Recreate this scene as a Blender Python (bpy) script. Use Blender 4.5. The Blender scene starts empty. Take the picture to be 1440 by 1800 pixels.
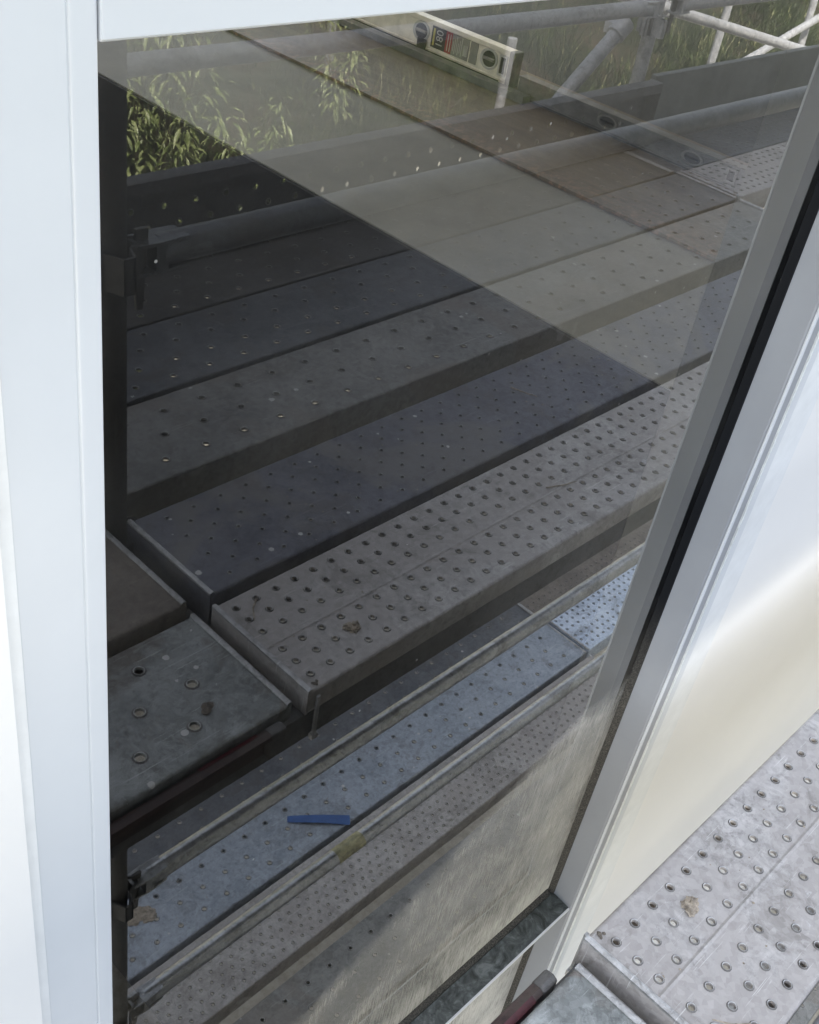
import bpy, math, random
from mathutils import Matrix, Vector
random.seed(7)
D = bpy.data
SC = bpy.context.scene
COL = SC.collection

# ------------------------------------------------------------------ camera, sky, sun
CAM_P = Vector((0.0, -0.5086, 1.18))
cam = D.cameras.new('camera'); co = D.objects.new('camera', cam); COL.objects.link(co)
cam.sensor_fit = 'HORIZONTAL'; cam.sensor_width = 36.0
cam.lens = 36.0 * 1970.58 / 1440.0
cam.clip_start = 0.02; cam.clip_end = 400
_r = Vector((0.69378856, -0.70443675, 0.14975416))
_u = Vector((0.3465004, 0.50879737, 0.78807532))
_b = Vector((-0.63134374, -0.49486776, 0.59708541))
M = Matrix(((_r.x, _u.x, _b.x, CAM_P.x), (_r.y, _u.y, _b.y, CAM_P.y), (_r.z, _u.z, _b.z, CAM_P.z), (0, 0, 0, 1)))
co.matrix_world = M
SC.camera = co
SUN_EL, SUN_AZ = math.radians(55), math.radians(-28)      # azimuth from +Y towards +X
w = D.worlds.new('World'); SC.world = w; w.use_nodes = True
nt = w.node_tree
bg = nt.nodes['Background']; bg.inputs[1].default_value = 0.15
sky = nt.nodes.new('ShaderNodeTexSky'); sky.sky_type = 'NISHITA'; sky.sun_disc = False
sky.sun_elevation = SUN_EL; sky.sun_rotation = SUN_AZ; sky.dust_density = 2.0; sky.air_density = 1.0; sky.ozone_density = 0.8
hs = nt.nodes.new('ShaderNodeHueSaturation'); hs.inputs['Saturation'].default_value = .38      # hazy, whitish sky
nt.links.new(sky.outputs[0], hs.inputs['Color']); nt.links.new(hs.outputs[0], bg.inputs[0])
sl = D.lights.new('sun', 'SUN'); sl.energy = 4.0; sl.angle = math.radians(0.5); sl.color = (1, .95, .87)
so = D.objects.new('sun', sl); COL.objects.link(so)
sd = Vector((math.sin(SUN_AZ) * math.cos(SUN_EL), math.cos(SUN_AZ) * math.cos(SUN_EL), math.sin(SUN_EL)))
so.rotation_euler = sd.to_track_quat('Z', 'Y').to_euler(); so.location = sd * 20
SC.view_settings.view_transform = 'Standard'; SC.view_settings.look = 'None'
SC.view_settings.exposure = 2.22; SC.view_settings.gamma = 1.0
SC.render.engine = 'CYCLES'
SC.cycles.max_bounces = 10; SC.cycles.transparent_max_bounces = 12

# ------------------------------------------------------------------ materials
def mat(name):
    m = D.materials.new(name); m.use_nodes = True
    return m, m.node_tree, m.node_tree.nodes['Principled BSDF']
def N(t, typ, **kw):
    n = t.nodes.new(typ)
    for k, v in kw.items():
        if k.startswith('i_'):
            key = k[2:]
            n.inputs[int(key) if key.isdigit() else key.replace('_', ' ')].default_value = v
        else: setattr(n, k, v)
    return n
def coords(t, scale=(1, 1, 1)):
    tc = N(t, 'ShaderNodeTexCoord'); oi = N(t, 'ShaderNodeObjectInfo')
    mul = N(t, 'ShaderNodeVectorMath', operation='SCALE'); mul.inputs[0].default_value = (37, 19, 11)
    t.links.new(oi.outputs['Random'], mul.inputs[3])
    add = N(t, 'ShaderNodeVectorMath', operation='ADD')
    t.links.new(tc.outputs['Object'], add.inputs[0]); t.links.new(mul.outputs[0], add.inputs[1])
    mp = N(t, 'ShaderNodeMapping'); mp.inputs[3].default_value = scale
    t.links.new(add.outputs[0], mp.inputs[0])
    return mp.outputs[0]
def ramp(t, src, stops):
    r = N(t, 'ShaderNodeValToRGB')
    e = r.color_ramp.elements
    e[0].position, e[1].position = stops[0][0], stops[-1][0]
    e[0].color, e[1].color = (*stops[0][1], 1), (*stops[-1][1], 1)
    for p, c in stops[1:-1]:
        x = e.new(p); x.color = (*c, 1)
    t.links.new(src, r.inputs[0]); return r.outputs[0]
def g3(v): return (v, v, v)
def mixc(t, fac, a, b):
    m = N(t, 'ShaderNodeMix', data_type='RGBA')
    if hasattr(fac, 'links') or isinstance(fac, bpy.types.NodeSocket): t.links.new(fac, m.inputs[0])
    else: m.inputs[0].default_value = fac
    for s, i in ((a, 6), (b, 7)):
        if isinstance(s, bpy.types.NodeSocket): t.links.new(s, m.inputs[i])
        else: m.inputs[i].default_value = (*s, 1)
    return m.outputs[2]
def noise(t, vec, scale, detail=4, rough=.6, dist=0.):
    n = N(t, 'ShaderNodeTexNoise'); n.inputs['Scale'].default_value = scale
    n.inputs['Detail'].default_value = detail; n.inputs['Roughness'].default_value = rough
    n.inputs['Distortion'].default_value = dist
    t.links.new(vec, n.inputs['Vector']); return n.outputs[0]

def galv(name, dark, light, metal=.3, rough=.5, splat=0., rust=0., tint=None):
    """weathered galvanised steel: blotches, grime, splashes of plaster, small rust marks"""
    m, t, p = mat(name)
    v = coords(t)
    big = noise(t, v, 5, 6, .65, 1.0)
    base = ramp(t, big, [(.36, dark), (.5, [(a + b) / 2 for a, b in zip(dark, light)]), (.64, light)])
    mid = noise(t, v, 24, 7, .75, 1.6)
    base = mixc(t, ramp(t, mid, [(.47, g3(.0)), (.60, g3(.5))]), base, [c * 1.28 for c in light])
    base = mixc(t, ramp(t, noise(t, v, 60, 5, .8, .4), [(.36, g3(.6)), (.50, g3(0))]), base, [c * .55 for c in dark])
    if tint:
        tn = noise(t, v, 2.6, 7, .6, 1.2)
        base = mixc(t, ramp(t, tn, [(.49, g3(0)), (.55, g3(.8))]), base, tint)
    # boot scuffs along the board, trodden dirt, cement smears
    mps = N(t, 'ShaderNodeMapping'); mps.inputs[3].default_value = (3.5, 30, 3.5); mps.inputs[2].default_value = (0, 0, .12); t.links.new(v, mps.inputs[0])
    base = mixc(t, ramp(t, noise(t, mps.outputs[0], 3, 6, .8, .5), [(.60, g3(0)), (.68, g3(.45))]), base, [min(.7, c * 1.55) for c in light])
    grime = noise(t, v, 7, 9, .72, .8)
    base = mixc(t, ramp(t, grime, [(.54, g3(0)), (.60, g3(.6)), (.7, g3(.8))]), base, [.45 * a + .6 * b for a, b in zip(dark, (.115, .10, .082))])
    vsp = N(t, 'ShaderNodeTexVoronoi'); vsp.inputs['Scale'].default_value = 130; t.links.new(v, vsp.inputs['Vector'])
    vss = N(t, 'ShaderNodeSeparateColor'); t.links.new(vsp.outputs['Color'], vss.inputs[0])
    base = mixc(t, ramp(t, vss.outputs[0], [(.0, g3(0)), (1, g3(.22))]), base, [c * 1.5 for c in light])
    for ang, sc2 in ((.35, 5.), (-.22, 7.)):
        mp2 = N(t, 'ShaderNodeMapping'); mp2.inputs[3].default_value = (1.2, 42, 1.2); mp2.inputs[2].default_value = (0, 0, ang); t.links.new(v, mp2.inputs[0])
        base = mixc(t, ramp(t, noise(t, mp2.outputs[0], sc2, 3, .6), [(.675, g3(0)), (.69, g3(.5))]), base, [min(.75, c * 1.7) for c in light])
    base = mixc(t, ramp(t, noise(t, v, 11, 8, .8, .3), [(.655, g3(0)), (.675, g3(.65))]), base, [min(.55, c * 1.5 + .03) for c in light])
    if rust:
        rn = noise(t, v, 14, 6, .7, .8)
        base = mixc(t, ramp(t, rn, [(.60, g3(0)), (.72, g3(rust))]), base, (.16, .075, .035))
    if splat:
        vo = N(t, 'ShaderNodeTexVoronoi'); vo.inputs['Scale'].default_value = 46
        wv = noise(t, v, 60, 2, .5)
        ad = N(t, 'ShaderNodeMix', data_type='VECTOR'); ad.inputs[0].default_value = .02
        t.links.new(v, ad.inputs[4]); t.links.new(N(t, 'ShaderNodeTexCoord').outputs['Object'], ad.inputs[5])
        t.links.new(v, vo.inputs['Vector'])
        sep = N(t, 'ShaderNodeSeparateColor'); t.links.new(vo.outputs['Color'], sep.inputs[0])
        thr = N(t, 'ShaderNodeMath', operation='MULTIPLY'); thr.inputs[1].default_value = .0062
        t.links.new(sep.outputs[1], thr.inputs[0])
        scl = N(t, 'ShaderNodeMath', operation='MULTIPLY'); scl.inputs[1].default_value = 46
        t.links.new(thr.outputs[0], scl.inputs[0])
        ds = N(t, 'ShaderNodeMath', operation='MULTIPLY_ADD'); ds.inputs[1].default_value = .12; 
        t.links.new(wv, ds.inputs[0]); t.links.new(vo.outputs['Distance'], ds.inputs[2])
        dd = N(t, 'ShaderNodeMath', operation='SUBTRACT'); dd.inputs[1].default_value = .06
        t.links.new(ds.outputs[0], dd.inputs[0])
        lt = N(t, 'ShaderNodeMath', operation='LESS_THAN'); t.links.new(dd.outputs[0], lt.inputs[0]); t.links.new(scl.outputs[0], lt.inputs[1])
        pick = N(t, 'ShaderNodeMath', operation='GREATER_THAN'); pick.inputs[1].default_value = 1 - splat
        t.links.new(sep.outputs[0], pick.inputs[0])
        an = N(t, 'ShaderNodeMath', operation='MULTIPLY'); t.links.new(lt.outputs[0], an.inputs[0]); t.links.new(pick.outputs[0], an.inputs[1])
        base = mixc(t, an.outputs[0], base, (.62, .62, .6))
    t.links.new(base, p.inputs['Base Color'])
    p.inputs['Metallic'].default_value = metal
    rr = N(t, 'ShaderNodeMapRange'); rr.inputs[3].default_value = rough - .1; rr.inputs[4].default_value = rough + .2
    t.links.new(mid, rr.inputs[0]); t.links.new(rr.outputs[0], p.inputs['Roughness'])
    b1 = N(t, 'ShaderNodeBump'); b1.inputs['Strength'].default_value = .5; b1.inputs['Distance'].default_value = .008
    t.links.new(big, b1.inputs['Height'])
    b2 = N(t, 'ShaderNodeBump'); b2.inputs['Strength'].default_value = .25; b2.inputs['Distance'].default_value = .001
    t.links.new(grime, b2.inputs['Height']); t.links.new(b1.outputs[0], b2.inputs['Normal'])
    t.links.new(b2.outputs[0], p.inputs['Normal'])
    return m
def plain(name, col, rough=.5, metal=0., var=.15, scale=20, bump=.1, spec=.5):
    m, t, p = mat(name)
    v = coords(t)
    n = noise(t, v, scale, 6, .6)
    c = ramp(t, n, [(.3, [x * (1 - var) for x in col]), (.7, [min(1, x * (1 + var)) for x in col])])
    t.links.new(c, p.inputs['Base Color'])
    p.inputs['Roughness'].default_value = rough; p.inputs['Metallic'].default_value = metal
    p.inputs['Specular IOR Level'].default_value = spec
    if bump:
        b = N(t, 'ShaderNodeBump'); b.inputs['Strength'].default_value = bump; b.inputs['Distance'].default_value = .002
        t.links.new(n, b.inputs['Height']); t.links.new(b.outputs[0], p.inputs['Normal'])
    return m

m_wall = plain('white_wall', (.80, .80, .79), .32, 0, .02, 3, .03, .6)
m_frame = plain('white_frame', (.60, .63, .66), .28, 0, .03, 5, .02, .6)
m_jamb = plain('grey_jamb', (.28, .295, .32), .35, 0, .05, 8, .03)
m_seal = plain('sealant', (.72, .74, .74), .6, 0, .12, 60, .6)
m_trim = plain('trim', (.74, .76, .77), .4, 0, .05, 30, .1)
m_planks = dict(  # bluish tints put reflected sky into the board colours
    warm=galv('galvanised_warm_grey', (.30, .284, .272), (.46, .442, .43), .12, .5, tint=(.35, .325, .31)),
    purple=galv('galvanised_dark_sky_tint', (.085, .088, .11), (.165, .168, .195), .25, .42, splat=.09, tint=(.20, .192, .182), rust=.2),
    dark_grey=galv('galvanised_dull', (.07, .068, .068), (.12, .12, .122), .2, .55),  # darkest grey among the boards
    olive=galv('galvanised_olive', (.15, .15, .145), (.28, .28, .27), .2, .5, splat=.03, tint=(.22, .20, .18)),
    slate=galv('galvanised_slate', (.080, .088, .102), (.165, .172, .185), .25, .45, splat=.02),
    blue=galv('galvanised_sky_tint', (.27, .31, .36), (.40, .44, .50), .3, .42, splat=.03),
    bright=galv('galvanised_bright_sky_tint', (.42, .50, .62), (.66, .74, .85), .4, .38),
    brown=galv('galvanised_brown', (.13, .11, .095), (.24, .21, .18), .1, .6, rust=.5),
    spot=galv('galvanised_spotted', (.15, .16, .155), (.34, .355, .35), .2, .5, splat=.45, rust=.7, tint=(.12, .10, .08)),
)
m_tube = galv('galvanised_tube', (.36, .37, .37), (.52, .53, .535), .9, .27)
m_post = galv('galvanised_post', (.07, .07, .068), (.12, .115, .11), .3, .5, rust=.3)
m_tubed = galv('galvanised_tube_dull', (.10, .105, .11), (.18, .185, .19), .85, .30)
m_hole_ring = plain('hole_ring_dark', (.15, .143, .135), .7, .1, .5, 60, .3)  # dark ring outlining each hole
m_rim = galv('hole_rim', (.30, .295, .29), (.5, .5, .5), .4, .4)
m_outer = galv('galvanised_pole', (.34, .35, .36), (.50, .50, .51), .3, .45)
m_toe = galv('toe_board_steel', (.09, .09, .09), (.15, .15, .155), .2, .5)
m_toeb = plain('toe_board_timber', (.16, .17, .165), .6, 0, .3, 8, .3)
m_red = galv('red_painted_steel', (.028, .018, .017), (.055, .034, .03), .1, .5)
m_redp = plain('red_paint', (.055, .007, .010), .4, 0, .4, 60, .2)
m_black = plain('black_rubber', (.006, .007, .009), .45, 0, .3, 30, .1)
m_debris = plain('dried_plaster', (.36, .31, .25), .9, 0, .5, 120, .8)
m_lumpd = plain('dried_mortar', (.16, .14, .115), .9, 0, .5, 120, .8)
m_tape = plain('blue_plastic', (.05, .13, .36), .4, 0, .2, 20, .1)
m_yel = plain('yellow_paint', (.36, .34, .20), .5, 0, .45, 60, .1)

# gasket: black rubber with pale dust low down
m_gask, t, p = mat('dusty_gasket')
tc = N(t, 'ShaderNodeTexCoord'); sx = N(t, 'ShaderNodeSeparateXYZ'); t.links.new(tc.outputs['Object'], sx.inputs[0])
nz = noise(t, tc.outputs['Object'], 420, 5, .8)
mr = N(t, 'ShaderNodeMapRange'); mr.inputs[1].default_value = .12; mr.inputs[2].default_value = -.12; t.links.new(sx.outputs[2], mr.inputs[0])
mu = N(t, 'ShaderNodeMath', operation='MULTIPLY'); t.links.new(mr.outputs[0], mu.inputs[0])
t.links.new(ramp(t, nz, [(.44, g3(.1)), (.62, g3(.75))]), mu.inputs[1])
t.links.new(mixc(t, mu.outputs[0], (.006, .007, .009), (.17, .16, .14)), p.inputs['Base Color']); p.inputs['Roughness'].default_value = .6; p.inputs['Specular IOR Level'].default_value = .12

# sill: white painted ledge under dark wet dirt
m_sill, t, p = mat('dirty_sill')
v = coords(t)
a = noise(t, v, 30, 6, .7, 1.5); b = noise(t, v, 110, 4, .7)
c = ramp(t, a, [(.35, (.018, .022, .018)), (.5, (.07, .08, .075)), (.66, (.17, .185, .18))])
c = mixc(t, ramp(t, b, [(.62, g3(0)), (.74, g3(.6))]), c, (.012, .014, .011))
t.links.new(c, p.inputs['Base Color']); p.inputs['Roughness'].default_value = .35
bb = N(t, 'ShaderNodeBump'); bb.inputs['Strength'].default_value = .5; bb.inputs['Distance'].default_value = .002
t.links.new(a, bb.inputs['Height']); t.links.new(bb.outputs[0], p.inputs['Normal'])

# window glass: sealed double glazing reads as one strong reflection; dried cement slurry on its lower part
m_glass = D.materials.new('window_glass'); m_glass.use_nodes = True
t = m_glass.node_tree; t.nodes.clear()
out = N(t, 'ShaderNodeOutputMaterial')
fr = N(t, 'ShaderNodeFresnel'); fr.inputs[0].default_value = 1.5
fm = N(t, 'ShaderNodeMath', operation='MULTIPLY'); fm.inputs[1].default_value = 1.85; fm.use_clamp = True
t.links.new(fr.outputs[0], fm.inputs[0])
tr = N(t, 'ShaderNodeBsdfTransparent'); tr.inputs[0].default_value = (.80, .81, .79, 1)
gl = N(t, 'ShaderNodeBsdfGlossy'); gl.inputs['Roughness'].default_value = 0; gl.inputs[0].default_value = (1, 1, .985, 1)
mx = N(t, 'ShaderNodeMixShader'); t.links.new(fm.outputs[0], mx.inputs[0]); t.links.new(tr.outputs[0], mx.inputs[1]); t.links.new(gl.outputs[0], mx.inputs[2])
tc = N(t, 'ShaderNodeTexCoord'); P = tc.outputs['Object']; sx = N(t, 'ShaderNodeSeparateXYZ'); t.links.new(P, sx.inputs[0])
zb = N(t, 'ShaderNodeMapRange'); zb.inputs[1].default_value = .61; zb.inputs[2].default_value = 1.15; zb.inputs[3].default_value = -.298; zb.inputs[4].default_value = -.055
t.links.new(sx.outputs[0], zb.inputs[0])
mp = N(t, 'ShaderNodeMapping'); mp.inputs[3].default_value = (1.5, 1, .09); mp.inputs[2].default_value = (0, math.radians(3), 0); t.links.new(P, mp.inputs[0])
edge = noise(t, mp.outputs[0], 60, 5, .75)
e2 = N(t, 'ShaderNodeMath', operation='MULTIPLY_ADD'); e2.inputs[1].default_value = .075; t.links.new(edge, e2.inputs[0]); t.links.new(zb.outputs[0], e2.inputs[2])
df = N(t, 'ShaderNodeMath', operation='SUBTRACT'); t.links.new(e2.outputs[0], df.inputs[0]); t.links.new(sx.outputs[2], df.inputs[1])
mk = N(t, 'ShaderNodeMapRange'); mk.inputs[1].default_value = .030; mk.inputs[2].default_value = .075; t.links.new(df.outputs[0], mk.inputs[0])
st = noise(t, mp.outputs[0], 230, 7, .85, .3); st2 = noise(t, P, 7, 5, .6, .5)
dens = N(t, 'ShaderNodeMapRange'); dens.inputs[1].default_value = .38; dens.inputs[2].default_value = .60; dens.inputs[3].default_value = .22; dens.inputs[4].default_value = .55; t.links.new(st, dens.inputs[0])
d2 = N(t, 'ShaderNodeMapRange'); d2.inputs[1].default_value = .3; d2.inputs[2].default_value = .7; d2.inputs[3].default_value = .75; d2.inputs[4].default_value = 1.1; t.links.new(st2, d2.inputs[0])
lowz = N(t, 'ShaderNodeMapRange'); lowz.inputs[1].default_value = -.42; lowz.inputs[2].default_value = -.60; lowz.inputs[3].default_value = 1.0; lowz.inputs[4].default_value = 1.75; t.links.new(sx.outputs[2], lowz.inputs[0])
rgt = N(t, 'ShaderNodeMapRange'); rgt.inputs[1].default_value = 1.0; rgt.inputs[2].default_value = 1.22; rgt.inputs[3].default_value = 1.0; rgt.inputs[4].default_value = 1.5; t.links.new(sx.outputs[0], rgt.inputs[0])
m0 = N(t, 'ShaderNodeMath', operation='MULTIPLY'); t.links.new(dens.outputs[0], m0.inputs[0]); t.links.new(rgt.outputs[0], m0.inputs[1])
m01 = N(t, 'ShaderNodeMath', operation='MULTIPLY'); t.links.new(m0.outputs[0], m01.inputs[0]); t.links.new(lowz.outputs[0], m01.inputs[1])
m1 = N(t, 'ShaderNodeMath', operation='MULTIPLY'); m1.use_clamp = True; t.links.new(m01.outputs[0], m1.inputs[0]); t.links.new(d2.outputs[0], m1.inputs[1])
m2 = N(t, 'ShaderNodeMath', operation='MULTIPLY'); t.links.new(m1.outputs[0], m2.inputs[0]); t.links.new(mk.outputs[0], m2.inputs[1])
# faint scatter of dust and short scratches above the slurry line
sc_ = noise(t, mp.outputs[0], 420, 2, .5)
scr = N(t, 'ShaderNodeMapRange'); scr.inputs[1].default_value = .70; scr.inputs[2].default_value = .80; scr.inputs[4].default_value = .22; t.links.new(sc_, scr.inputs[0])
near = N(t, 'ShaderNodeMapRange'); near.inputs[1].default_value = -.18; near.inputs[2].default_value = .05; t.links.new(df.outputs[0], near.inputs[0])
m3 = N(t, 'ShaderNodeMath', operation='MULTIPLY'); t.links.new(scr.outputs[0], m3.inputs[0]); t.links.new(near.outputs[0], m3.inputs[1])
m4 = N(t, 'ShaderNodeMath', operation='MAXIMUM'); t.links.new(m2.outputs[0], m4.inputs[0]); t.links.new(m3.outputs[0], m4.inputs[1])
dust = N(t, 'ShaderNodeMapRange'); dust.inputs[1].default_value = .45; dust.inputs[2].default_value = .75; dust.inputs[3].default_value = .002; dust.inputs[4].default_value = .028
t.links.new(noise(t, P, 4, 6, .6, 1.0), dust.inputs[0])
vs = N(t, 'ShaderNodeTexVoronoi'); vs.inputs['Scale'].default_value = 38; t.links.new(P, vs.inputs['Vector'])
vsc = N(t, 'ShaderNodeSeparateColor'); t.links.new(vs.outputs['Color'], vsc.inputs[0])
spk = N(t, 'ShaderNodeMath', operation='LESS_THAN'); spk.inputs[1].default_value = .045; t.links.new(vs.outputs['Distance'], spk.inputs[0])
spp = N(t, 'ShaderNodeMath', operation='GREATER_THAN'); spp.inputs[1].default_value = .86; t.links.new(vsc.outputs[0], spp.inputs[0])
spm = N(t, 'ShaderNodeMath', operation='MULTIPLY'); t.links.new(spk.outputs[0], spm.inputs[0]); t.links.new(spp.outputs[0], spm.inputs[1])
sp2 = N(t, 'ShaderNodeMath', operation='MULTIPLY'); sp2.inputs[1].default_value = .4; t.links.new(spm.outputs[0], sp2.inputs[0])
dmx = N(t, 'ShaderNodeMath', operation='MAXIMUM'); t.links.new(dust.outputs[0], dmx.inputs[0]); t.links.new(sp2.outputs[0], dmx.inputs[1])
m5 = N(t, 'ShaderNodeMath', operation='MAXIMUM'); t.links.new(m4.outputs[0], m5.inputs[0]); t.links.new(dmx.outputs[0], m5.inputs[1])
di = N(t, 'ShaderNodeBsdfDiffuse')
t.links.new(ramp(t, st2, [(.35, (.31, .312, .30)), (.65, (.50, .495, .47))]), di.inputs[0])
mx2 = N(t, 'ShaderNodeMixShader'); t.links.new(m5.outputs[0], mx2.inputs[0]); t.links.new(mx.outputs[0], mx2.inputs[1]); t.links.new(di.outputs[0], mx2.inputs[2])
t.links.new(mx2.outputs[0], out.inputs[0])
m_clear = D.materials.new('glass_edge_clear'); m_clear.use_nodes = True
t = m_clear.node_tree; t.nodes.clear(); out = N(t, 'ShaderNodeOutputMaterial'); tr = N(t, 'ShaderNodeBsdfTransparent'); t.links.new(tr.outputs[0], out.inputs[0])

# ------------------------------------------------------------------ mesh helpers
class MB:
    def __init__(s): s.v = []; s.f = []; s.mi = []; s.m = 0
    def face(s, pts, mi=None):
        i = len(s.v); s.v += [tuple(q) for q in pts]; s.f.append(tuple(range(i, i + len(pts)))); s.mi.append(s.m if mi is None else mi)
    def box(s, x0, x1, y0, y1, z0, z1, mi=None):
        c = [(x, y, z) for x in (x0, x1) for y in (y0, y1) for z in (z0, z1)]
        for q in ((0, 1, 3, 2), (4, 6, 7, 5), (0, 4, 5, 1), (2, 3, 7, 6), (0, 2, 6, 4), (1, 5, 7, 3)):
            s.face([c[k] for k in q], mi)
    def prism(s, prof, axis, a0, a1, mi=None):
        """closed profile (list of 2D points) extruded along axis 'x','y','z'"""
        def P(u, v, a): return {'x': (a, u, v), 'y': (u, a, v), 'z': (u, v, a)}[axis]
        n = len(prof)
        for i in range(n):
            (u0, v0), (u1, v1) = prof[i], prof[(i + 1) % n]
            s.face([P(u0, v0, a0), P(u1, v1, a0), P(u1, v1, a1), P(u0, v0, a1)], mi)
        s.face([P(u, v, a0) for u, v in reversed(prof)], mi); s.face([P(u, v, a1) for u, v in prof], mi)
    def tube(s, a, b, r, n=20, r2=None, caps=True, mi=None, inner=0):
        a, b = Vector(a), Vector(b); d = (b - a).normalized()
        u = d.orthogonal().normalized(); v = d.cross(u); r2 = r if r2 is None else r2
        i = len(s.v)
        for k in range(n):
            t_ = 2 * math.pi * k / n; o = u * math.cos(t_) + v * math.sin(t_)
            s.v.append(tuple(a + o * r)); s.v.append(tuple(b + o * r2))
        for k in range(n):
            j = (k + 1) % n; s.f.append((i + 2 * k, i + 2 * j, i + 2 * j + 1, i + 2 * k + 1)); s.mi.append(s.m if mi is None else mi)
        if caps:
            s.f.append(tuple(i + 2 * k for k in reversed(range(n)))); s.mi.append(s.m if mi is None else mi)
            s.f.append(tuple(i + 2 * k + 1 for k in range(n))); s.mi.append(s.m if mi is None else mi)
    def mesh(s, name, mats, smooth=False, merge=1e-5, recalc=True):
        me = D.meshes.new(name); me.from_pydata(s.v, [], s.f)
        for m_ in (mats if isinstance(mats, (list, tuple)) else [mats]): me.materials.append(m_)
        for p_, k in zip(me.polygons, s.mi): p_.material_index = k
        import bmesh
        bm = bmesh.new(); bm.from_mesh(me)
        bmesh.ops.remove_doubles(bm, verts=bm.verts, dist=merge)
        if recalc: bmesh.ops.recalc_face_normals(bm, faces=bm.faces)
        bm.to_mesh(me); bm.free()
        if smooth:
            for p_ in me.polygons: p_.use_smooth = True
            me.set_sharp_from_angle(angle=math.radians(38))
        me.update(); return me
def obj(name, me, parent=None, loc=None, rot=None, bevel=0):
    o = D.objects.new(name, me); COL.objects.link(o)
    if parent: o.parent = parent
    if loc is not None: o.location = loc
    if rot is not None: o.rotation_euler = rot
    if bevel:
        b = o.modifiers.new('bevel', 'BEVEL'); b.width = bevel; b.segments = 2; b.limit_method = 'ANGLE'; b.angle_limit = math.radians(40)
    return o
def tag(o, label, cat, group=None, kind=None):
    if label: o['label'] = label
    if cat: o['category'] = cat
    if group: o['group'] = group
    if kind: o['kind'] = kind
    return o
def empty(name, loc, label, cat, group=None):
    o = D.objects.new(name, None); COL.objects.link(o); o.location = loc; o.empty_display_size = .05
    return tag(o, label, cat, group)

# ------------------------------------------------------------------ ground
def ground_z(x, y):
    d = -y
    pts = [(-60, -2.95), (2.3, -2.95), (3.2, -2.2), (4.2, -1.5), (5.0, -1.05), (8, .1), (12, 1.5), (20, 4.2), (40, 8), (90, 12)]
    for (a, za), (b, zb_) in zip(pts, pts[1:]):
        if a <= d <= b:
            k = (d - a) / (b - a); z = za + (zb_ - za) * k; break
    else: z = 12
    return z + (.10 * math.sin(x * 1.7 + y) * math.sin(y * 1.3 - x * .4) + .05 * math.sin(x * 4.1) * math.sin(y * 3.7)) * (1 if d > 3 else 0)
g = MB()
xs = [-80, -40, -20, -10, -6] + [-4 + .5 * i for i in range(65)] + [32, 45, 80, 120]
ys = [60, 20, 6, 1, 0, -1, -1.8, -2.3] + [-2.3 - .3 * (i + 1) for i in range(44)] + [-17, -20, -26, -40, -60, -90]
for i in range(len(xs) - 1):
    for j in range(len(ys) - 1):
        q = [(xs[i], ys[j]), (xs[i + 1], ys[j]), (xs[i + 1], ys[j + 1]), (xs[i], ys[j + 1])]
        g.face([(a, b, ground_z(a, b)) for a, b in q])
m_ground, t, p = mat('earth_and_turf')
v = coords(t)
a = noise(t, v, 1.6, 8, .7); b = noise(t, v, 22, 5, .7)
c = ramp(t, a, [(.38, (.010, .016, .006)), (.5, (.020, .026, .010)), (.6, (.045, .032, .018))])
c = mixc(t, ramp(t, b, [(.45, g3(0)), (.65, g3(.5))]), c, (.05, .042, .022))
# pale earth added near the house to brighten the board holes, turf beyond
gs = N(t, 'ShaderNodeSeparateXYZ'); t.links.new(N(t, 'ShaderNodeTexCoord').outputs['Object'], gs.inputs[0])
ge = N(t, 'ShaderNodeMath', operation='MULTIPLY_ADD'); ge.inputs[1].default_value = .7; t.links.new(a, ge.inputs[0]); t.links.new(gs.outputs[1], ge.inputs[2])
gm = N(t, 'ShaderNodeMapRange'); gm.inputs[1].default_value = -3.95; gm.inputs[2].default_value = -3.80; t.links.new(ge.outputs[0], gm.inputs[0])
bounce_soil = ramp(t, noise(t, v, 30, 8, .7), [(.35, (.36, .33, .27)), (.65, (.55, .52, .45))])
c = mixc(t, gm.outputs[0], c, bounce_soil)
t.links.new(c, p.inputs['Base Color']); p.inputs['Roughness'].default_value = .95
o = obj('hillside', g.mesh('hillside', m_ground, True)); tag(o, 'grassy bank of rough earth rising behind the scaffold', 'hillside', kind='structure')

# grass: one object of many blades
def blades(mb, cx, cy, h, lean, wid, seg=3, head=False):
    z0 = ground_z(cx, cy) - .02
    a = random.uniform(0, 2 * math.pi); la = random.uniform(0, 2 * math.pi)
    ux, uy = math.cos(a) * wid, math.sin(a) * wid
    pts = []
    for k in range(seg + 1):
        s_ = k / seg
        px = cx + math.cos(la) * lean * s_ * s_ * h; py = cy + math.sin(la) * lean * s_ * s_ * h
        pz = z0 + h * (s_ - .25 * lean * s_ * s_); wv = (1 - s_) ** .6
        pts.append(((px - ux * wv, py - uy * wv, pz), (px + ux * wv, py + uy * wv, pz)))
    for k in range(seg):
        mb.face([pts[k][0], pts[k][1], pts[k + 1][1], pts[k + 1][0]])
    if head:
        px, py, pz = pts[-1][0]
        for _ in range(5):
            q = random.uniform(-.009, .009); e = random.uniform(-.009, .009); dz = random.uniform(-.05, .02)
            mb.face([(px, py, pz - .02 + dz), (px + q, py + e, pz + dz), (px + q * .3, py + e * .3, pz + .02 + dz)])
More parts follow.
